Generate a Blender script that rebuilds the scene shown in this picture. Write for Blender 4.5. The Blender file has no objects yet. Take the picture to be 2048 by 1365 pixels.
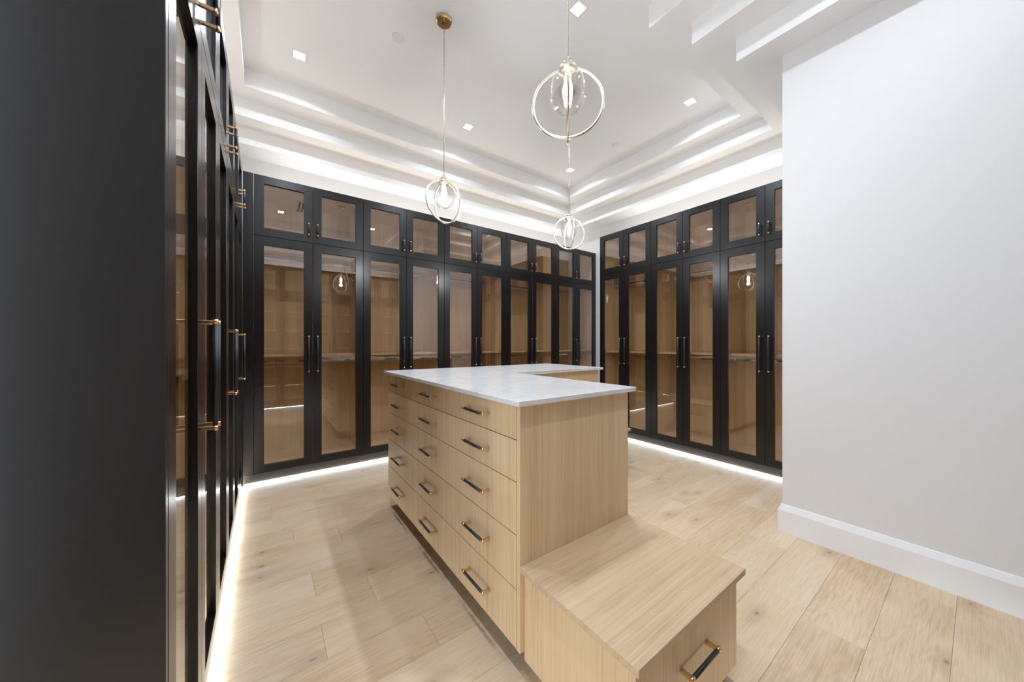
import bpy, bmesh, math, random
from mathutils import Vector, Matrix

random.seed(7)
sc = bpy.context.scene
col = sc.collection
PI = math.pi

# ------------------------------------------------------------------ camera
F_PX, IMG_W, HORIZON = 680.44, 2048.0, 687.88
cam_data = bpy.data.cameras.new('camera')
cam_data.sensor_fit = 'HORIZONTAL'
cam_data.sensor_width = 36.0
cam_data.lens = F_PX * 36.0 / IMG_W
cam_data.shift_y = (HORIZON - 682.5) / IMG_W
cam_data.clip_start = 0.01
cam = bpy.data.objects.new('camera', cam_data)
cam.location = (0, 0, 1.25)
cam.rotation_euler = (PI / 2, 0, -math.radians(35.96))
col.objects.link(cam)
sc.camera = cam

# ------------------------------------------------------------------ world, exposure
world = bpy.data.worlds.new('world')
sc.world = world
world.use_nodes = True
world.node_tree.nodes['Background'].inputs[0].default_value = (0.87, 0.95, 1.06, 1)
world.node_tree.nodes['Background'].inputs[1].default_value = 3.6
sc.view_settings.view_transform = 'Standard'
sc.view_settings.look = 'None'
sc.view_settings.exposure = 0.16
sc.view_settings.gamma = 1.0
sc.view_settings.use_curve_mapping = False
sc.cycles.use_denoising = True
sc.cycles.max_bounces = 8
sc.cycles.diffuse_bounces = 4
sc.cycles.glossy_bounces = 4
sc.cycles.transparent_max_bounces = 24
sc.cycles.caustics_reflective = False
sc.cycles.caustics_refractive = False
sc.cycles.sample_clamp_indirect = 6.0

DOWNLIGHT_W = 10.6
BULB_W = 12.5
LED_W_PER_M = 1.7
COVE_W_PER_M = 0.6

# ------------------------------------------------------------------ room numbers
XL, XP, XR = -0.80, 2.80, 4.495          # wall faces
YS, YN, YB = -1.00, 0.78, 4.44
LEVELS = (3.175, 3.33, 3.485, 3.645)     # three soffit steps, then the flat ceiling
CAB_TOP, CAB_SPLIT, CAB_BOT = 2.768, 2.222, 0.085
BACK_Y, RIGHT_X, LEFT_X, SOUTH_Y = 3.795, 3.855, -0.162, -0.37
DEPTH = 0.625

# ------------------------------------------------------------------ material helpers
def new_mat(name):
    m = bpy.data.materials.new(name)
    m.use_nodes = True
    nt = m.node_tree
    return m, nt, nt.nodes['Principled BSDF']

def node(nt, t, **kw):
    n = nt.nodes.new(t)
    for k, v in kw.items():
        setattr(n, k, v)
    return n

def ramp(nt, src, stops):
    r = node(nt, 'ShaderNodeValToRGB')
    e = r.color_ramp.elements
    while len(e) > 1:
        e.remove(e[-1])
    e[0].position = stops[0][0]
    e[0].color = (*stops[0][1], 1)
    for p, c in stops[1:]:
        x = e.new(p)
        x.color = (*c, 1)
    nt.links.new(src, r.inputs[0])
    return r.outputs[0]

def noise(nt, vec, scale, detail=3.0, rough=0.55, dist=0.0):
    n = node(nt, 'ShaderNodeTexNoise')
    n.inputs['Scale'].default_value = scale
    n.inputs['Detail'].default_value = detail
    n.inputs['Roughness'].default_value = rough
    n.inputs['Distortion'].default_value = dist
    nt.links.new(vec, n.inputs['Vector'])
    return n.outputs['Fac']

def mapping(nt, vec, scale, loc=(0, 0, 0)):
    m = node(nt, 'ShaderNodeMapping')
    m.inputs['Scale'].default_value = scale
    m.inputs['Location'].default_value = loc
    nt.links.new(vec, m.inputs['Vector'])
    return m.outputs['Vector']

def mix_col(nt, fac, a, b, mode='MIX'):
    m = node(nt, 'ShaderNodeMix', data_type='RGBA', blend_type=mode)
    for sock, v in ((m.inputs[0], fac), (m.inputs[6], a), (m.inputs[7], b)):
        if isinstance(v, (int, float)):
            sock.default_value = v
        elif isinstance(v, tuple):
            sock.default_value = (*v, 1)
        else:
            nt.links.new(v, sock)
    return m.outputs[2]

def math_node(nt, op, a, b=None):
    m = node(nt, 'ShaderNodeMath', operation=op)
    for i, v in enumerate((a, b)):
        if v is None:
            continue
        if isinstance(v, (int, float)):
            m.inputs[i].default_value = v
        else:
            nt.links.new(v, m.inputs[i])
    return m.outputs[0]

def bump(nt, bsdf, h, strength, dist=0.001):
    b = node(nt, 'ShaderNodeBump')
    b.inputs['Strength'].default_value = strength
    b.inputs['Distance'].default_value = dist
    nt.links.new(h, b.inputs['Height'])
    nt.links.new(b.outputs[0], bsdf.inputs['Normal'])

def plain(name, color, rough=0.5, metal=0.0, spec=0.5):
    m, nt, b = new_mat(name)
    b.inputs['Base Color'].default_value = (*color, 1)
    b.inputs['Roughness'].default_value = rough
    b.inputs['Metallic'].default_value = metal
    b.inputs['Specular IOR Level'].default_value = spec
    return m

def paint(name, color, rough=0.6):
    m, nt, b = new_mat(name)
    geo = node(nt, 'ShaderNodeNewGeometry')
    n = noise(nt, geo.outputs['Position'], 90.0, 3.0)
    c = ramp(nt, n, [(0.3, tuple(x * 0.985 for x in color)), (0.7, color)])
    nt.links.new(c, b.inputs['Base Color'])
    b.inputs['Roughness'].default_value = rough
    b.inputs['Specular IOR Level'].default_value = 0.3
    bump(nt, b, n, 0.06, 0.0006)
    return m

def oak(name, grain, light, mid, dark, rough=0.45, figure=0.5):
    """straight-grained veneer; grain = 'X' or 'Z' axis the fibres run along"""
    m, nt, b = new_mat(name)
    geo = node(nt, 'ShaderNodeNewGeometry')
    pos = geo.outputs['Position']
    if grain == 'Z':
        f, w = (1.0, 1.0, 0.018), (1.0, 1.0, 0.05)
    else:
        f, w = (0.018, 1.0, 1.0), (0.06, 1.0, 1.0)
    fine = noise(nt, mapping(nt, pos, f), 230.0, 4.0, 0.65)
    mids = noise(nt, mapping(nt, pos, f, (3, 1, 2)), 60.0, 3.0, 0.6, 0.3)
    wide = noise(nt, mapping(nt, pos, w, (7, 5, 1)), 7.0, 2.0, 0.5, 0.6)
    s = math_node(nt, 'ADD', math_node(nt, 'MULTIPLY', fine, 0.42), math_node(nt, 'MULTIPLY', mids, 0.34))
    s = math_node(nt, 'ADD', s, math_node(nt, 'MULTIPLY', wide, 0.24))
    c = ramp(nt, s, [(0.36, dark), (0.48, mid), (0.60, light)])
    nt.links.new(c, b.inputs['Base Color'])
    b.inputs['Roughness'].default_value = rough
    b.inputs['Specular IOR Level'].default_value = 0.35
    bump(nt, b, fine, 0.12, 0.0006)
    return m

def emit(name, color, strength):
    m, nt, b = new_mat(name)
    b.inputs['Base Color'].default_value = (0.8, 0.8, 0.8, 1)
    b.inputs['Emission Color'].default_value = (*color, 1)
    b.inputs['Emission Strength'].default_value = strength
    return m

def sheet_glass(name, tint, ior, rough=0.0):
    """a clear pane: coated surface reflection by Fresnel over tinted see-through"""
    m = bpy.data.materials.new(name)
    m.use_nodes = True
    nt = m.node_tree
    nt.nodes.clear()
    out = node(nt, 'ShaderNodeOutputMaterial')
    mx = node(nt, 'ShaderNodeMixShader')
    fr = node(nt, 'ShaderNodeFresnel')
    fr.inputs['IOR'].default_value = ior
    geo = node(nt, 'ShaderNodeNewGeometry')
    # the back faces are met from inside the pane: feed the inverse index so both faces reflect alike
    inv = node(nt, 'ShaderNodeMix', data_type='FLOAT')
    inv.inputs[2].default_value = ior
    inv.inputs[3].default_value = 1.0 / ior
    nt.links.new(geo.outputs['Backfacing'], inv.inputs[0])
    nt.links.new(inv.outputs[0], fr.inputs['IOR'])
    tr = node(nt, 'ShaderNodeBsdfTransparent')
    tr.inputs['Color'].default_value = (*tint, 1)
    gl = node(nt, 'ShaderNodeBsdfGlossy')
    gl.inputs['Color'].default_value = (0.95, 0.94, 0.93, 1)
    gl.inputs['Roughness'].default_value = rough
    nt.links.new(fr.outputs[0], mx.inputs[0])
    nt.links.new(tr.outputs[0], mx.inputs[1])
    nt.links.new(gl.outputs[0], mx.inputs[2])
    nt.links.new(mx.outputs[0], out.inputs['Surface'])
    return m

def floor_oak():
    m, nt, b = new_mat('pale_oak_plank')
    tc = node(nt, 'ShaderNodeTexCoord')
    oi = node(nt, 'ShaderNodeObjectInfo')
    off = node(nt, 'ShaderNodeCombineXYZ')
    for i, k in enumerate((37.0, 91.0, 53.0)):
        nt.links.new(math_node(nt, 'MULTIPLY', oi.outputs['Random'], k), off.inputs[i])
    add = node(nt, 'ShaderNodeVectorMath', operation='ADD')
    nt.links.new(tc.outputs['Object'], add.inputs[0])
    nt.links.new(off.outputs[0], add.inputs[1])
    v = add.outputs[0]
    fine = noise(nt, mapping(nt, v, (0.03, 1, 1)), 170.0, 4.0, 0.65)
    cath = noise(nt, mapping(nt, v, (0.16, 1, 1)), 8.0, 3.0, 0.5, 0.9)
    rings = math_node(nt, 'FRACT', math_node(nt, 'MULTIPLY', cath, 11.0))
    rings = math_node(nt, 'ABSOLUTE', math_node(nt, 'SUBTRACT', rings, 0.5))
    wide = noise(nt, mapping(nt, v, (0.3, 1, 1)), 3.4, 2.0, 0.5, 0.5)
    s = math_node(nt, 'ADD', math_node(nt, 'MULTIPLY', fine, 0.45), math_node(nt, 'MULTIPLY', wide, 0.45))
    s = math_node(nt, 'ADD', s, math_node(nt, 'MULTIPLY', rings, 0.14))
    c = ramp(nt, s, [(0.36, (0.585, 0.425, 0.260)), (0.47, (0.690, 0.540, 0.360)), (0.62, (0.755, 0.620, 0.445))])
    tint = ramp(nt, oi.outputs['Random'], [(0.0, (0.94, 0.925, 0.91)), (0.35, (1.0, 0.975, 0.945)), (0.7, (1.0, 1.0, 1.0)), (1.0, (0.95, 0.95, 0.97))])
    c = mix_col(nt, 1.0, c, tint, 'MULTIPLY')
    # scattered knots: a small dark heart with a brownish halo drawn out along the grain
    vo = node(nt, 'ShaderNodeTexVoronoi', voronoi_dimensions='2D')
    vo.inputs['Scale'].default_value = 3.1
    nt.links.new(mapping(nt, v, (0.55, 1.25, 0.0)), vo.inputs['Vector'])
    wob = math_node(nt, 'MULTIPLY', noise(nt, v, 26.0, 3.0), 0.075)
    d = math_node(nt, 'ADD', vo.outputs['Distance'], wob)
    sep = node(nt, 'ShaderNodeSeparateColor')
    nt.links.new(vo.outputs['Color'], sep.inputs[0])
    on = math_node(nt, 'GREATER_THAN', sep.outputs[0], 0.52)
    heart = ramp(nt, d, [(0.040, (1, 1, 1)), (0.075, (0, 0, 0))])
    halo = ramp(nt, d, [(0.05, (1, 1, 1)), (0.24, (0, 0, 0))])
    c = mix_col(nt, math_node(nt, 'MULTIPLY', math_node(nt, 'MULTIPLY', halo, on), 0.50), c, (0.42, 0.29, 0.18))
    c = mix_col(nt, math_node(nt, 'MULTIPLY', math_node(nt, 'MULTIPLY', heart, on), 0.72), c, (0.20, 0.145, 0.105))
    nt.links.new(c, b.inputs['Base Color'])
    b.inputs['Roughness'].default_value = 0.42
    b.inputs['Specular IOR Level'].default_value = 0.3
    bump(nt, b, fine, 0.15, 0.0006)
    return m

def quartz():
    m, nt, b = new_mat('white_quartz')
    geo = node(nt, 'ShaderNodeNewGeometry')
    p = geo.outputs['Position']
    v = noise(nt, mapping(nt, p, (1.0, 1.7, 1.0)), 2.2, 6.0, 0.62, 1.4)
    vein = math_node(nt, 'ABSOLUTE', math_node(nt, 'SUBTRACT', v, 0.5))
    cloud = noise(nt, p, 5.0, 3.0)
    c = ramp(nt, vein, [(0.0, (0.64, 0.63, 0.605)), (0.014, (0.725, 0.715, 0.69)), (0.08, (0.765, 0.755, 0.735))])
    c = mix_col(nt, 0.25, c, ramp(nt, cloud, [(0.35, (0.68, 0.675, 0.65)), (0.7, (0.775, 0.765, 0.745))]))
    nt.links.new(c, b.inputs['Base Color'])
    b.inputs['Roughness'].default_value = 0.16
    return m

def satin_black():
    m, nt, b = new_mat('satin_black_lacquer')
    geo = node(nt, 'ShaderNodeNewGeometry')
    n = noise(nt, geo.outputs['Position'], 220.0, 2.0)
    c = ramp(nt, n, [(0.3, (0.0050, 0.0045, 0.0045)), (0.7, (0.0065, 0.0058, 0.0058))])
    nt.links.new(c, b.inputs['Base Color'])
    b.inputs['Roughness'].default_value = 0.27
    b.inputs['Specular IOR Level'].default_value = 0.55
    return m

def brass(name, color, rough):
    m, nt, b = new_mat(name)
    geo = node(nt, 'ShaderNodeNewGeometry')
    n = noise(nt, mapping(nt, geo.outputs['Position'], (1, 1, 0.05)), 400.0, 2.0)
    r = ramp(nt, n, [(0.3, (rough * 0.8,) * 3), (0.7, (rough * 1.2,) * 3)])
    nt.links.new(r, b.inputs['Roughness'])
    b.inputs['Base Color'].default_value = (*color, 1)
    b.inputs['Metallic'].default_value = 1.0
    return m

M = dict(
    wall=paint('white_wall_paint', (0.78, 0.775, 0.77), 0.55),
    ceil=paint('white_ceiling_paint', (0.88, 0.88, 0.875), 0.6),
    trim=paint('white_trim_paint', (0.86, 0.865, 0.87), 0.35),
    black=satin_black(),
    black_metal=plain('black_metal', (0.012, 0.012, 0.013), 0.42),
    plinth=plain('dark_plinth_laminate', (0.060, 0.061, 0.064), 0.25),
    brass=brass('polished_brass', (0.80, 0.56, 0.33), 0.22),
    champagne=brass('champagne_metal', (0.86, 0.78, 0.62), 0.25),
    chrome=plain('chrome', (0.85, 0.85, 0.86), 0.12, 1.0),
    oak_v_bright=oak('oak_veneer_upright_brightened', 'Z', (0.770, 0.585, 0.360), (0.710, 0.520, 0.305), (0.590, 0.405, 0.220)),  # same oak as the level veneer, colour brightened to make up for weak sidelight
    oak_h=oak('oak_veneer_level_grain', 'X', (0.660, 0.495, 0.318), (0.600, 0.432, 0.262), (0.480, 0.325, 0.180)),
    oak_in_bright=oak('oak_interior_brightened', 'Z', (0.840, 0.660, 0.440), (0.785, 0.600, 0.380), (0.680, 0.500, 0.295), 0.5),  # same oak again, lightened past its own tone to brighten dim cabinet insides
    glass=sheet_glass('bronze_tinted_glass', (0.985, 0.955, 0.912), 1.92),
    clear=sheet_glass('clear_globe_glass', (0.985, 0.985, 0.985), 1.60),
    floor=floor_oak(),
    sub=plain('dark_underlay', (0.13, 0.09, 0.06), 0.9),
    quartz=quartz(),
    lens=emit('downlight_lens', (1.0, 0.965, 0.91), 30.0),
    filament=emit('lit_filament_bulb', (1.0, 0.86, 0.66), 22.0),
    led=emit('led_diffuser', (0.92, 0.98, 1.05), 12.0),
    disc=plain('white_plastic', (0.78, 0.78, 0.78), 0.4),
    slot=plain('dark_slot', (0.02, 0.02, 0.02), 0.8),
)

# ------------------------------------------------------------------ object helpers
def link(name, mesh, parent=None, loc=(0, 0, 0), rot=None):
    o = bpy.data.objects.new(name, mesh)
    col.objects.link(o)
    o.parent = parent
    o.location = loc
    if rot:
        o.rotation_euler = rot
    return o

def thing(name, label, cat, loc=(0, 0, 0), rz=0.0, group=None):
    o = bpy.data.objects.new(name, None)
    o.empty_display_size = 0.1
    col.objects.link(o)
    o.location = loc
    o.rotation_euler = (0, 0, rz)
    return tag(o, label, cat, group)

def tag(o, label, cat, group=None, kind=None):
    o['label'] = label
    o['category'] = cat
    if group:
        o['group'] = group
    if kind:
        o['kind'] = kind
    return o

_cache = {}
def finish(bm, name, mats, smooth=False):
    me = bpy.data.meshes.new(name)
    bmesh.ops.recalc_face_normals(bm, faces=bm.faces[:])
    bm.to_mesh(me)
    bm.free()
    for m in mats:
        me.materials.append(m)
    if smooth:
        for p in me.polygons:
            p.use_smooth = True
    return me

def bm_box(bm, lo, hi, bev=0.0, mi=0):
    r = bmesh.ops.create_cube(bm, size=1.0)
    vs = r['verts']
    for v in vs:
        v.co = Vector([(lo[i] + hi[i]) / 2 + v.co[i] * (hi[i] - lo[i]) for i in range(3)])
    fs = list({f for v in vs for f in v.link_faces})
    for f in fs:
        f.material_index = mi
    if bev > 0:
        es = list({e for v in vs for e in v.link_edges})
        r2 = bmesh.ops.bevel(bm, geom=es, offset=bev, segments=1, affect='EDGES', profile=0.5)
        for f in r2['faces']:
            f.material_index = mi

def bm_cyl(bm, a, b, r, seg=12, mi=0, r2=None):
    a, b = Vector(a), Vector(b)
    d = b - a
    q = Vector((0, 0, 1)).rotation_difference(d.normalized())
    res = bmesh.ops.create_cone(bm, cap_ends=True, segments=seg, radius1=r, radius2=r if r2 is None else r2, depth=d.length)
    for v in res['verts']:
        v.co = q @ v.co + (a + b) / 2
    for f in {f for v in res['verts'] for f in v.link_faces}:
        f.material_index = mi
        if len(f.verts) == 4:
            f.smooth = True

def box(name, lo, hi, mat, parent=None, bev=0.0, center=True):
    """box part; its origin sits at the middle of its underside"""
    c = ((lo[0] + hi[0]) / 2, (lo[1] + hi[1]) / 2, lo[2])
    d = tuple(round(hi[i] - lo[i], 5) for i in range(3))
    key = ('box', d, mat.name, bev)
    if key not in _cache:
        bm = bmesh.new()
        bm_box(bm, (-d[0] / 2, -d[1] / 2, 0), (d[0] / 2, d[1] / 2, d[2]), bev)
        _cache[key] = finish(bm, name, [mat])
    return link(name, _cache[key], parent, c)

def lathe(prof, seg=32, closed=False):
    bm = bmesh.new()
    rings = []
    for r, z in prof:
        if r < 1e-6:
            rings.append([bm.verts.new((0, 0, z))])
        else:
            rings.append([bm.verts.new((r * math.cos(2 * PI * k / seg), r * math.sin(2 * PI * k / seg), z)) for k in range(seg)])
    pairs = list(zip(rings, rings[1:])) + ([(rings[-1], rings[0])] if closed else [])
    for a, b in pairs:
        for k in range(seg):
            j = (k + 1) % seg
            if len(a) == 1 and len(b) == 1:
                continue
            if len(a) == 1:
                bm.faces.new((a[0], b[k], b[j]))
            elif len(b) == 1:
                bm.faces.new((a[k], a[j], b[0]))
            else:
                bm.faces.new((a[k], a[j], b[j], b[k]))
    return bm

def torus(R, r, seg=64, sub=10):
    bm = bmesh.new()
    vs = [[bm.verts.new(((R + r * math.cos(2 * PI * j / sub)) * math.cos(2 * PI * i / seg), r * math.sin(2 * PI * j / sub),
                         (R + r * math.cos(2 * PI * j / sub)) * math.sin(2 * PI * i / seg))) for j in range(sub)] for i in range(seg)]
    for i in range(seg):
        for j in range(sub):
            bm.faces.new((vs[i][j], vs[(i + 1) % seg][j], vs[(i + 1) % seg][(j + 1) % sub], vs[i][(j + 1) % sub]))
    return bm

def prism(name, pts, z0, z1, mat, bev=0.0):
    bm = bmesh.new()
    lo = [bm.verts.new((x, y, z0)) for x, y in pts]
    hi = [bm.verts.new((x, y, z1)) for x, y in pts]
    bm.faces.new(lo[::-1])
    bm.faces.new(hi)
    n = len(pts)
    for i in range(n):
        bm.faces.new((lo[i], lo[(i + 1) % n], hi[(i + 1) % n], hi[i]))
    if bev:
        bmesh.ops.bevel(bm, geom=bm.edges[:], offset=bev, segments=2, affect='EDGES', profile=0.5)
    return finish(bm, name, [mat])

def area_lamp(name, parent, loc, rot, sx, sy, watts, color, spread=PI):
    l = bpy.data.lights.new(name, 'AREA')
    l.shape = 'RECTANGLE'
    l.size, l.size_y, l.energy, l.color = sx, sy, watts, color
    l.spread = spread
    o = bpy.data.objects.new(name, l)
    col.objects.link(o)
    o.parent = parent
    o.location = loc
    o.rotation_euler = rot
    return o

# ================================================================== ROOM SHELL
def structure(name, lo, hi, mat, label, cat):
    o = box(name, lo, hi, mat)
    return tag(o, label, cat, kind='structure')

T = 0.12
structure('wall_back', (XL - T, YB, 0), (XR + T, YB + T, 3.8), M['wall'], 'white painted wall behind the longest run of black wardrobes', 'wall')
structure('wall_right', (XR, YN, 0), (XR + T, YB, 3.8), M['wall'], 'white painted wall behind the three-cabinet wardrobe run', 'wall')
FILL_OPEN_Y0, FILL_OPEN_Y1, FILL_OPEN_Z = 0.0, 0.86, 2.70  # unseen entry opening, added and sized to let fill daylight in
wl = structure('wall_left', (XL - T, FILL_OPEN_Y1, 0), (XL, YB, 3.8), M['wall'], 'white painted wall with a wide opening added for fill daylight beside the black end panel', 'wall')
box('fill_opening_header', (-T / 2, FILL_OPEN_Y0 - (FILL_OPEN_Y1 + YB) / 2, FILL_OPEN_Z), (T / 2, FILL_OPEN_Y1 - (FILL_OPEN_Y1 + YB) / 2, 3.8), M['wall'], wl)
box('fill_opening_jamb', (-T / 2, YS - (FILL_OPEN_Y1 + YB) / 2, 0), (T / 2, FILL_OPEN_Y0 - (FILL_OPEN_Y1 + YB) / 2, 3.8), M['wall'], wl)
structure('wall_near', (XL - T, YS - T, 0), (XP, YS, 3.8), M['wall'], 'white painted wall behind the shelved wardrobes', 'wall')
structure('wall_partition', (XP, YS - T, 0), (XR + T, YN, 3.8), M['wall'], 'broad plain white partition wall with a tall white baseboard', 'wall')

# ---- stepped tray ceiling
OUT = [(XL, YS), (XP, YS), (XP, YN), (XR, YN), (XR, YB), (XL, YB)]
INN = []
for k in range(3):
    o = 0.2 * (k + 1)
    l = (-0.55, -0.35, -0.145)[k]
    s = (-0.75, -0.55, -0.35)[k]
    r = (4.185, 3.98, 3.775)[k]
    b_ = (4.155, 3.95, 3.735)[k]
    INN.append([(l, s), (XP - o, s), (XP - o, YN + o), (r, YN + o), (r, b_), (l, b_)])
ceil = link('ceiling', prism('ceiling', OUT, LEVELS[3], LEVELS[3] + 0.10, M['ceil']))
tag(ceil, 'flat white ceiling at the top of the stepped tray', 'ceiling', kind='structure')
for k in range(3):
    bm = bmesh.new()
    z0, z1 = LEVELS[k], LEVELS[k + 1]
    rings = [[bm.verts.new((x, y, z)) for x, y in P] for P, z in ((OUT, z0), (INN[k], z0), (INN[k], z1), (OUT, z1))]
    for a, b_ in zip(rings, rings[1:] + rings[:1]):
        for i in range(6):
            j = (i + 1) % 6
            bm.faces.new((a[i], a[j], b_[j], b_[i]))
    o = link('ceiling_step', finish(bm, 'ceiling_step', [M['ceil']]), ceil)

# ---- baseboard around the partition corner
def baseboard():
    bm = bmesh.new()
    prof = [(0.0, 0.0), (0.020, 0.0), (0.020, 0.143), (0.018, 0.148), (0.006, 0.178), (0.0, 0.181)]
    path = [((XP, YS), (-1, 0)), ((XP, YN), (-1, 1)), ((RIGHT_X + 0.02, YN), (0, 1))]
    rows = [[bm.verts.new((p[0] + n[0] * t, p[1] + n[1] * t, z)) for t, z in prof] for p, n in path]
    for a, b_ in zip(rows, rows[1:]):
        for i in range(len(prof)):
            j = (i + 1) % len(prof)
            bm.faces.new((a[i], a[j], b_[j], b_[i]))
    for r in (rows[0], rows[-1]):
        bm.faces.new(r)
    return finish(bm, 'baseboard', [M['trim']])
tag(link('baseboard_right', baseboard()), 'tall white baseboard with a sloped top along the partition wall', 'baseboard', kind='structure')

# ---- plank floor
floor = box('floor', (XL - T, YS - T, -0.06), (XR + T, YB + T, -0.014), M['sub'])
tag(floor, 'pale knotty oak plank floor with wide boards', 'floor', kind='structure')
KNOWN = {6: 0.586, 7: 0.20, 8: 0.44, 9: 0.204, 11: 0.397, 12: 0.15, 15: 0.405, 1: 1.98}
PITCH, SEAM0 = 0.2075, 0.068
k0 = math.floor((YS - SEAM0) / PITCH)
k1 = math.ceil((YB - SEAM0) / PITCH)
for k in range(k0, k1):
    y0, y1 = max(YS, SEAM0 + PITCH * k), min(YB, SEAM0 + PITCH * (k + 1))
    if y1 - y0 < 0.02:
        continue
    start = KNOWN.get(k, random.uniform(XL, XL + 2.0))
    cuts = [start]
    while cuts[-1] < XR:
        cuts.append(cuts[-1] + random.uniform(1.3, 2.1))
    while cuts[0] > XL:
        cuts.insert(0, cuts[0] - random.uniform(1.3, 2.1))
    xmax = XR if (y0 + y1) / 2 > YN else XP
    for a, b_ in zip(cuts, cuts[1:]):
        a, b_ = max(a, XL), min(b_, xmax)
        if b_ - a < 0.03:
            continue
        g = 0.0003
        bm = bmesh.new()
        L, W = (b_ - a) / 2 - g, (y1 - y0) / 2 - g
        bm_box(bm, (-L, -W, -0.014), (L, W, 0), 0.0007)
        o = link('plank', finish(bm, 'plank', [M['floor']]), floor, ((a + b_) / 2 - (XL + XR) / 2, (y0 + y1) / 2 - (YS + YB) / 2, 0.06))

# ================================================================== HANDLES
ROT_DRAWER = Matrix(((0, 1, 0), (0, 0, 1), (1, 0, 0))).to_euler()      # x->Z, y->X, z->Y
ROT_BENCH = Matrix(((0, 0, 1), (0, -1, 0), (1, 0, 0))).to_euler()      # x->Z, y->-Y, z->X
def handle_mesh(length, standoff, flat):
    """black grip between two brass posts; runs along local z, stands off towards -y, centred on the origin"""
    key = ('handle', length, standoff, flat)
    if key in _cache:
        return _cache[key]
    bm = bmesh.new()
    h = length / 2
    for s in (-1, 1):
        zc = s * (h - flat / 2)
        bm_box(bm, (-0.0055, -standoff, zc - flat / 2), (0.0055, 0.0, zc + flat / 2), 0.001, 1)
        bm_cyl(bm, (0, -standoff, s * (h - flat)), (0, -standoff, s * (h + 0.004)), 0.0072, 14, 1)
    bm_cyl(bm, (0, -standoff, -h + flat), (0, -standoff, h - flat), 0.0066, 14, 0)
    _cache[key] = finish(bm, 'handle', [M['black_metal'], M['brass']])
    return _cache[key]

# ================================================================== WARDROBES
DT, RECESS, STILE = 0.022, 0.0145, 0.073

def door_mesh(w, h, rt, rb):
    key = ('door', round(w, 4), round(h, 4), rt, rb)
    if key in _cache:
        return _cache[key]
    bm = bmesh.new()
    o = [(-w / 2, 0), (w / 2, 0), (w / 2, h), (-w / 2, h)]
    i = [(-w / 2 + STILE, rb), (w / 2 - STILE, rb), (w / 2 - STILE, h - rt), (-w / 2 + STILE, h - rt)]
    e = 0.0014
    oc = [(-w / 2 + e, e), (w / 2 - e, e), (w / 2 - e, h - e), (-w / 2 + e, h - e)]
    ic = [(i[0][0] - e, i[0][1] - e), (i[1][0] + e, i[1][1] - e), (i[2][0] + e, i[2][1] + e), (i[3][0] - e, i[3][1] + e)]
    loops = [(o, DT), (o, e), (oc, 0.0), (ic, 0.0), (i, e), (i, DT)]
    rows = [[bm.verts.new((x, y, z)) for x, z in P] for P, y in loops]
    for a, b_ in zip(rows, rows[1:] + rows[:1]):
        for k in range(4):
            j = (k + 1) % 4
            bm.faces.new((a[k], a[j], b_[j], b_[k]))
    _cache[key] = finish(bm, 'door', [M['black']])
    return _cache[key]

def add_doors(root, w, z0, z1, rt, rb, hl, hz):
    h = z1 - z0 - 0.003
    dw = w / 2 - 0.003
    for s in (0, 1):
        cx = w * (0.25 + 0.5 * s)
        d = link('door', door_mesh(dw, h, rt, rb), root, (cx, 0, 0.0015))
        gw, gh = dw - 2 * STILE + 0.004, h - rt - rb + 0.004
        box('glass_pane', (-gw / 2, RECESS, rb - 0.002), (gw / 2, RECESS + 0.004, rb - 0.002 + gh), M['glass'], d)
        hx = (w / 2 - 0.037 - cx) if s == 0 else (w / 2 + 0.037 - cx)
        link('handle', handle_mesh(hl, 0.036, 0.011), d, (hx, 0, hz - z0))

def wardrobe(kind, label, group, origin, rz, w, shelves=None, filler=None):
    lower = kind == 'lower'
    z0, z1 = (CAB_BOT, CAB_SPLIT) if lower else (CAB_SPLIT, CAB_TOP)
    name = 'wardrobe_cabinet' if lower else 'top_cabinet'
    r = thing(name, label, 'wardrobe' if lower else 'cabinet', (origin[0], origin[1], z0), rz, group)
    H = z1 - z0
    y0, y1, t = DT + 0.002, DEPTH, 0.018
    e = 0.0008
    box('side_panel', (e, y0, 0.0), (t, y1, H - 0.001), M['oak_in_bright'], r)
    box('side_panel', (w - t, y0, 0.0), (w - e, y1, H - 0.001), M['oak_in_bright'], r)
    box('back_panel', (t, y1 - 0.010, 0.0), (w - t, y1, H - 0.001), M['oak_in_bright'], r)
    box('bottom_panel', (t, y0, 0.0), (w - t, y1 - 0.010, t), M['oak_in_bright'], r)
    box('top_panel', (t, y0, H - t - 0.001), (w - t, y1 - 0.010, H - 0.001), M['oak_in_bright'], r)
    if lower:
        add_doors(r, w, z0, z1, 0.080, 0.070, 0.340, 1.151)
        levels = shelves or [1.128]
        for z in levels:
            box('shelf', (t, y0 + 0.03, z - z0), (w - t, y1 - 0.010, z - z0 + 0.022), M['oak_h'], r)
        if not shelves:
            for z in (1.072, 2.10):
                key = ('rod', round(w, 4))
                if key not in _cache:
                    bm = bmesh.new()
                    bm_box(bm, (t + 0.004, -0.0075, -0.015), (w - t - 0.004, 0.0075, 0.015), 0.005, 0)
                    for x in (t, w - t - 0.006):
                        bm_box(bm, (x, -0.014, -0.022), (x + 0.006, 0.014, 0.026), 0.002, 0)
                    _cache[key] = finish(bm, 'hanging_rod', [M['chrome']])
                link('hanging_rod', _cache[key], r, (0, 0.31, z - z0))
    else:
        add_doors(r, w, z0, z1, 0.073, 0.075, 0.112, 2.341)
    if filler:
        box('filler_strip', (filler[0], 0.001, 0.0015), (filler[1], 0.021, H - 0.0015), M['black'], r)
    return r

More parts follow.
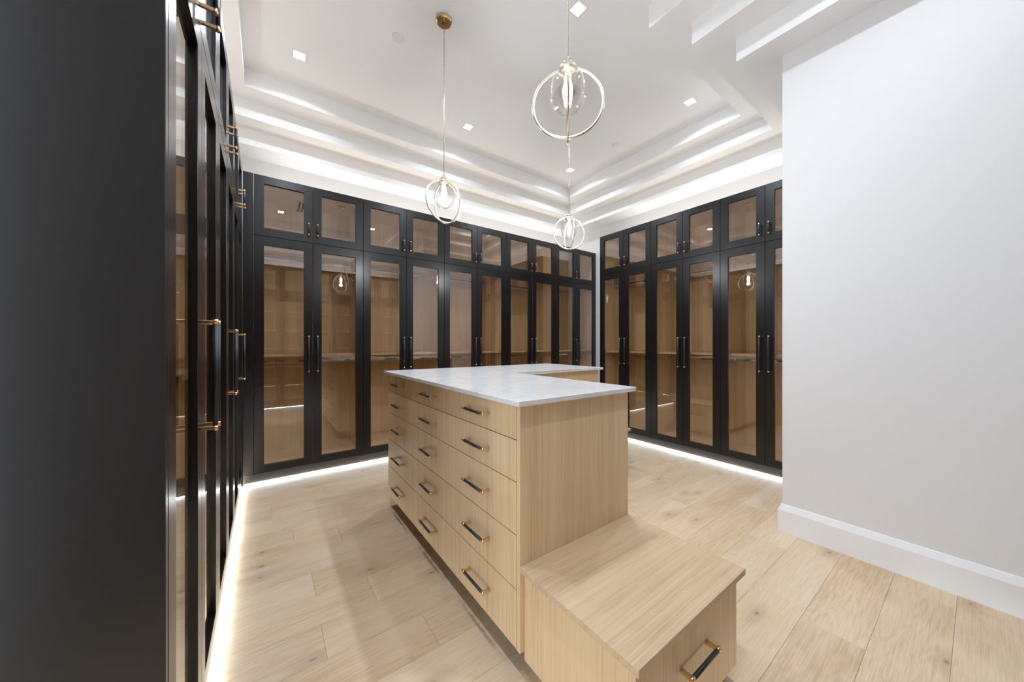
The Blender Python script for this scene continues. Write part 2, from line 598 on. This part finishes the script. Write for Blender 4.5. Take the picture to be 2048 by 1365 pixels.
ORD = ('first', 'second', 'third', 'fourth', 'fifth')
BW = 0.9145
BX0 = -0.083
for i in range(5):
    fl = (-0.076, -0.002) if i == 0 else None
    wardrobe('lower', f'tall black glass-door wardrobe in the longest run, {ORD[i]} from the narrow black filler', 'tall wardrobes of the longest run', (BX0 + BW * i, BACK_Y), 0, BW, filler=fl)
    wardrobe('upper', f'short black glass-door top cabinet in the longest run, {ORD[i]} from the narrow black filler', 'top cabinets of the longest run', (BX0 + BW * i, BACK_Y), 0, BW, filler=fl)
RW = 0.791
RY0 = 3.186
for i in range(3):
    n = ORD[2 - i]
    wardrobe('lower', f'tall black glass-door wardrobe in the three-cabinet run, {n} from the white partition wall', 'tall wardrobes of the three-cabinet run', (RIGHT_X, RY0 - RW * i), -PI / 2, RW)
    wardrobe('upper', f'short black glass-door top cabinet in the three-cabinet run, {n} from the white partition wall', 'top cabinets of the three-cabinet run', (RIGHT_X, RY0 - RW * i), -PI / 2, RW)
LW = 0.9145
LY0 = 0.988
for i in range(3):
    fl = (LW + 0.002, LW + 0.060) if i == 2 else None
    wardrobe('lower', f'tall black glass-door wardrobe, {ORD[i]} from the plain black end panel', 'tall wardrobes beside the black end panel', (LEFT_X, LY0 + LW * i), PI / 2, LW, filler=fl)
    wardrobe('upper', f'short black glass-door top cabinet, {ORD[i]} from the plain black end panel', 'top cabinets beside the black end panel', (LEFT_X, LY0 + LW * i), PI / 2, LW, filler=fl)
for i in range(3):
    x1 = 2.525 - LW * i
    sh = [0.42, 0.78, 1.14, 1.50, 1.86]
    wardrobe('lower', f'tall black glass-door wardrobe with five shelves, {ORD[i]} from the partition wall', 'shelved wardrobes opposite the longest run', (x1, SOUTH_Y), PI, LW, shelves=sh)
    wardrobe('upper', f'short black glass-door top cabinet above shelved wardrobes, {ORD[i]} from the partition wall', 'top cabinets above the shelved wardrobes', (x1, SOUTH_Y), PI, LW)

tag(box('end_panel', (LEFT_X - DEPTH, LY0 - 0.022, 0.0), (LEFT_X - 0.0005, LY0 - 0.0015, CAB_TOP), M['black'], bev=0.0012),
    'plain tall black end panel closing off the side wardrobe run', 'panel')

# ---- plinths with light strips under the runs
def plinth(label, origin, rz, length, x0=0.0):
    r = thing('plinth', label, 'plinth', (origin[0], origin[1], 0), rz, 'lit plinths under the wardrobe runs')
    box('base_board', (x0, 0.055, 0.0), (length, DEPTH - 0.01, 0.012), M['plinth'], r)
    box('front_board', (x0, 0.007, 0.012), (length, DEPTH - 0.01, CAB_BOT - 0.001), M['plinth'], r, 0.001)
    box('light_strip', (x0 + 0.01, 0.045, 0.001), (length - 0.01, 0.0545, 0.0115), M['led'], r)
    L = length - x0 - 0.02
    area_lamp('light_strip_lamp', r, ((x0 + length) / 2, 0.002, 0.0095), (-math.radians(40), 0, 0), L, 0.006, LED_W_PER_M * L, (0.90, 0.98, 1.10), math.radians(160))
    return r
plinth('dark lit plinth running under the longest wardrobe run', (BX0, BACK_Y), 0, BW * 5 - 0.003, -0.076)
plinth('dark lit plinth running under the three-cabinet wardrobe run', (RIGHT_X, RY0), -PI / 2, RW * 3)
plinth('dark lit plinth running under wardrobes beside the black end panel', (LEFT_X, LY0), PI / 2, LW * 3 + 0.055)
plinth('dark lit plinth running under the shelved wardrobes', (2.525, SOUTH_Y), PI, LW * 3)

# ---- light channels lying on top of the runs, washing the wall and soffit above
def cove(label, origin, rz, length):
    r = thing('light_channel', label, 'light channel', (origin[0], origin[1], CAB_TOP), rz, 'light channels on top of the wardrobe runs')
    y = DEPTH - 0.10
    box('channel', (0.05, y - 0.012, 0.0), (length - 0.05, y + 0.012, 0.010), M['disc'], r)
    box('light_strip', (0.06, y - 0.008, 0.0101), (length - 0.06, y + 0.008, 0.012), M['led'], r)
    area_lamp('light_channel_lamp', r, (length / 2, y, 0.014), (PI, 0, 0), length - 0.12, 0.016, COVE_W_PER_M * (length - 0.12), (0.86, 0.97, 1.14))
cove('slim light channel on top of the longest wardrobe run', (BX0, BACK_Y), 0, BW * 5)
cove('slim light channel on top of the three-cabinet run', (RIGHT_X, RY0), -PI / 2, RW * 3)
cove('slim light channel on top of the run beside the black end panel', (LEFT_X, LY0), PI / 2, LW * 3)
cove('slim light channel on top of the shelved wardrobes', (2.525, SOUTH_Y), PI, LW * 3)

# ================================================================== ISLAND
IX0, IX1, IX2 = 0.768, 1.428, 2.40         # drawer face, short arm, far arm end
IY0, IY1, IY2 = 1.008, 2.00, 2.683
IZ0, IZ1 = 0.092, 1.019
isl = thing('island_cabinet', 'L-shaped light oak island cabinet with fifteen drawers under the white top', 'cabinet', (0, 0, 0))
P = 0.020
box('end_panel', (IX0, IY0, IZ0), (IX1, IY0 + 0.022, IZ1), M['oak_v_bright'], isl, 0.0008)
box('end_panel', (IX0, IY2 - 0.014, IZ0), (IX2, IY2, IZ1), M['oak_v_bright'], isl, 0.0008)
box('side_panel', (IX1 - P, IY0 + 0.0225, IZ0), (IX1, IY1 + P, IZ1), M['oak_v_bright'], isl, 0.0008)
box('front_panel', (IX1 + 0.0005, IY1, IZ0), (IX2, IY1 + P, IZ1), M['oak_v_bright'], isl, 0.0008)
box('side_panel', (IX2 - P, IY1 + P + 0.0005, IZ0), (IX2, IY2 - 0.0145, IZ1), M['oak_v_bright'], isl, 0.0008)
body_pts = [(IX0 + 0.024, IY0 + 0.023), (IX1 - P - 0.001, IY0 + 0.023), (IX1 - P - 0.001, IY1 + P + 0.001), (IX2 - P - 0.001, IY1 + P + 0.001), (IX2 - P - 0.001, IY2 - 0.015), (IX0 + 0.024, IY2 - 0.015)]
link('carcass', prism('carcass', body_pts, IZ0 + 0.001, IZ1 - 0.001, M['sub']), isl)
toe = [(IX0 + 0.14, IY0 + 0.14), (IX1 - 0.08, IY0 + 0.14), (IX1 - 0.08, IY1 + 0.08), (IX2 - 0.14, IY1 + 0.08), (IX2 - 0.14, IY2 - 0.08), (IX0 + 0.14, IY2 - 0.08)]
link('toe_kick', prism('toe_kick', toe, 0.0, IZ0 + 0.001, M['oak_v_bright']), isl)
cols = [(1.0315, 1.580), (1.580, 2.127), (2.127, 2.6685)]
rows = [(0.885, IZ1), (0.725, 0.885), (0.524, 0.725), (0.3165, 0.524), (IZ0, 0.3165)]
for (a, b_) in cols:
    for (z0, z1) in rows:
        d = box('drawer', (IX0, a + 0.0008, z0 + 0.0019), (IX0 + 0.020, b_ - 0.0008, z1 - 0.0019), M['oak_v_bright'], isl, 0.0008)
        # handle runs along Y and stands off towards -X
        link('handle', handle_mesh(0.178, 0.034, 0.013), d, (-0.010, 0, (z1 - z0) / 2 - 0.0015 + 0.004), ROT_DRAWER)
CT = [(0.741, 0.980), (1.455, 0.980), (1.455, 1.970), (2.432, 1.970), (2.432, 2.712), (0.741, 2.712)]
ctop = link('countertop', prism('countertop', CT, 1.0195, 1.0405, M['quartz'], 0.0025))
tag(ctop, 'L-shaped white quartz countertop with faint grey veins on the oak island', 'countertop')

# ---- bench boxes at the two ends of the island
def bench(label, loc, rz):
    """local: x along the width 0..0.66, y from the island end (0) out to the front (0.5)"""
    r = thing('bench_box', label, 'bench', loc, rz, 'bench boxes on the island ends')
    W, D, zt = 0.668, 0.498, 0.42
    box('bench_top', (0, 0, zt - 0.022), (W, D, zt), M['oak_h'] if rz == PI or rz == 0 else M['oak_b'], r, 0.0008)
    for x in (0.022, W - 0.040):
        box('side_panel', (x, 0.001, 0.062), (x + 0.019, D - 0.022, zt - 0.0225), M['oak_v_bright'], r, 0.0008)
    d = box('drawer', (0.0435, D - 0.042, 0.066), (W - 0.0425, D - 0.022, zt - 0.026), M['oak_v_bright'], r, 0.0008)
    link('handle', handle_mesh(0.178, 0.034, 0.013), d, (0.0, 0.010, 0.197), ROT_BENCH)
    box('carcass', (0.042, 0.002, 0.064), (W - 0.041, D - 0.043, zt - 0.023), M['sub'], r)
    box('toe_kick', (0.07, 0.002, 0.0), (W - 0.07, D - 0.12, 0.0635), M['oak_v_bright'], r)
    return r
M['oak_b'] = oak('oak_veneer_cross_grain', 'X', (0.660, 0.495, 0.318), (0.600, 0.432, 0.262), (0.480, 0.325, 0.180))
bench('light oak bench box with one drawer against the drawer-lined island arm', (1.434, IY0 - 0.0005, 0), PI)
bench('light oak bench box at the island end beside the three-cabinet run', (IX2 + 0.0005, 2.68, 0), -PI / 2)

# ================================================================== PENDANTS
def glass_egg():
    prof = []
    n = 22
    top, bot, wide = 0.0, -0.203, 0.079
    for i in range(n + 1):
        t = i / n
        z = top + (bot - top) * (0.5 - 0.5 * math.cos(PI * t))
        u = (z - bot) / (top - bot)                         # 1 top .. 0 bottom
        r = wide * math.sqrt(max(0.0, 1 - ((u - 0.46) / (0.46 if u < 0.46 else 0.58)) ** 2))
        prof.append((max(r, 0.0 if i == n else 0.012), z))
    inner = [(max(r - 0.003, 0.0), z + 0.003 * (1 if i > n / 2 else -0.3)) for i, (r, z) in enumerate(prof)]
    bm = lathe(prof, 40)
    bm2 = lathe(inner, 40)
    me = bpy.data.meshes.new('t')
    for f in bm2.faces:
        f.normal_flip()
    bm2.to_mesh(me)
    bm2.free()
    bm.from_mesh(me)
    out = bpy.data.meshes.new('glass_globe')
    bm.to_mesh(out)
    bm.free()
    out.materials.append(M['clear'])
    for p in out.polygons:
        p.use_smooth = True
    return out

EGG = glass_egg()
RING = finish(torus(0.1515, 0.0058), 'ring', [M['champagne']], True)
BULB_PROF = [(0.0, -0.156)] + [(0.0255 * math.sin(PI * (0.06 + 0.80 * t)) ** 0.7 * (1.0 - 0.28 * t), -0.155 + 0.112 * t) for t in [k / 14 for k in range(15)]] + [(0.0, -0.042)]
BULB = finish(lathe(BULB_PROF, 24), 'bulb', [M['filament']], True)
SOCKET = finish(lathe([(0.0, 0.002), (0.040, 0.002), (0.043, -0.004), (0.043, -0.014), (0.034, -0.024), (0.018, -0.030), (0.016, -0.046), (0.0, -0.046)], 28), 'lamp_holder', [M['champagne']], True)
CAP = finish(lathe([(0.0, 0.034), (0.010, 0.034), (0.011, 0.030), (0.024, 0.028), (0.025, 0.010), (0.020, 0.008), (0.020, 0.0), (0.0, 0.0)], 28), 'cap', [M['champagne']], True)
CANOPY = finish(lathe([(0.0, -0.004), (0.010, -0.004), (0.012, -0.024), (0.050, -0.024), (0.058, -0.019), (0.058, 0.0), (0.0, 0.0)][::-1], 40), 'canopy', [M['brass']], False)

def pendant(label, x, y, az, lean=0.0):
    zt = 2.452
    r = thing('pendant_lamp', label, 'pendant lamp', (x, y, zt), 0, 'ring pendant lamps above the island')
    link('canopy', CANOPY, r, (0, 0, LEVELS[3] - zt))
    bm = bmesh.new()
    bm_cyl(bm, (0, 0, 0.033), (0, 0, LEVELS[3] - zt - 0.024), 0.0028, 10)
    link('stem', finish(bm, 'stem', [M['champagne']]), r)
    link('cap', CAP, r)
    link('lamp_holder', SOCKET, r)
    link('glass_globe', EGG, r)
    link('bulb', BULB, r)
    link('ring', RING, r, (0, 0, -0.1515), (0, 0, az))
    tilt = Matrix.Rotation(az + PI / 2, 3, 'Z') @ Matrix.Rotation(lean, 3, 'X')
    link('ring', RING, r, tilt @ Vector((0, 0, -0.1515)), tilt.to_euler())
    l = bpy.data.lights.new('bulb_lamp', 'POINT')
    l.energy, l.color, l.shadow_soft_size = BULB_W, (0.95, 0.97, 1.03), 0.024
    o = bpy.data.objects.new('bulb_lamp', l)
    col.objects.link(o)
    o.parent = r
    o.location = (0, 0, -0.178)
    return r
pendant('brass double-ring pendant lamp with clear glass egg above the bench end of the island', 1.07, 1.06, math.radians(-45))
pendant('brass double-ring pendant lamp with clear glass egg above the island corner', 1.07, 2.33, math.radians(10), math.radians(-9))
pendant('brass double-ring pendant lamp with clear glass egg above the far island arm', 2.34, 2.30, math.radians(-28))

# ================================================================== CEILING FITTINGS
def frame_mesh(s, w, h):
    bm = bmesh.new()
    loops = [(s, 0.0), (s, -h * 0.4), (s - 0.003, -h), (s - w, -h), (s - w, 0.0)]
    rws = [[bm.verts.new((a * k, b_ * k, z)) for a, b_ in ((-1, -1), (1, -1), (1, 1), (-1, 1))] for k, z in loops]
    for a, b_ in zip(rws, rws[1:] + rws[:1]):
        for i in range(4):
            j = (i + 1) % 4
            bm.faces.new((a[i], a[j], b_[j], b_[i]))
    return finish(bm, 'trim_frame', [M['disc']])
FRAME = frame_mesh(0.052, 0.011, 0.004)
where = {(0, 0): 'beside the corner filler end of the tray', (1, 0): 'along the longest run, midway', (2, 0): 'at the corner of the two wardrobe runs',
         (0, 1): 'above the side wardrobes beside the black end panel', (1, 1): 'above the island notch', (2, 1): 'above the three-cabinet run near partition',
         (0, 2): 'above the added opening beside the black end panel', (1, 2): 'above the floor between bench and partition wall'}
for i, x in enumerate((0.23, 1.81, 3.40)):
    for j, y in enumerate((3.322, 1.69, 0.16)):
        if (i, j) not in where:
            continue
        r = thing('downlight', f'small square white recessed downlight {where[(i, j)]}', 'downlight', (x, y, LEVELS[3]), 0, 'recessed ceiling downlights')
        link('trim_frame', FRAME, r, (0, 0, 0))
        box('lens', (-0.040, -0.040, -0.0025), (0.040, 0.040, -0.0005), M['lens'], r)
        area_lamp('downlight_lamp', r, (0, 0, -0.0045), (0, 0, 0), 0.075, 0.075, DOWNLIGHT_W, (0.88, 0.98, 1.14), math.radians(153))

DISC = lathe([(0.0, -0.010), (0.040, -0.010), (0.047, -0.007), (0.047, -0.001), (0.042, 0.0), (0.0, 0.0)], 36)
DISC = finish(DISC, 'sprinkler_cover', [M['disc']])
tag(link('sprinkler_cover', DISC, None, (0.843, 2.673, LEVELS[3])), 'flat round white cover disc on the ceiling beside a brass canopy', 'ceiling disc', 'round white ceiling discs')
tag(link('sprinkler_cover', DISC, None, (3.42, 2.58, LEVELS[3])), 'flat round white cover disc on the ceiling towards the three-cabinet run', 'ceiling disc', 'round white ceiling discs')

v = thing('air_vent', 'white linear ceiling air vent with two dark slots', 'air vent', (0.505, 0.63, LEVELS[3]))
for x in (-0.055, 0.0, 0.055):
    box('vent_bar', (x - 0.012, -0.27, -0.006), (x + 0.012, 0.27, 0.0), M['disc'], v, 0.001)
for x in (-0.0275, 0.0275):
    box('vent_slot', (x - 0.0155, -0.25, -0.003), (x + 0.0155, 0.25, -0.0005), M['slot'], v)
for y in (-0.26, 0.26):
    box('vent_end', (-0.0675, y - 0.01, -0.0062), (0.0675, y + 0.01, -0.0002), M['disc'], v, 0.001)
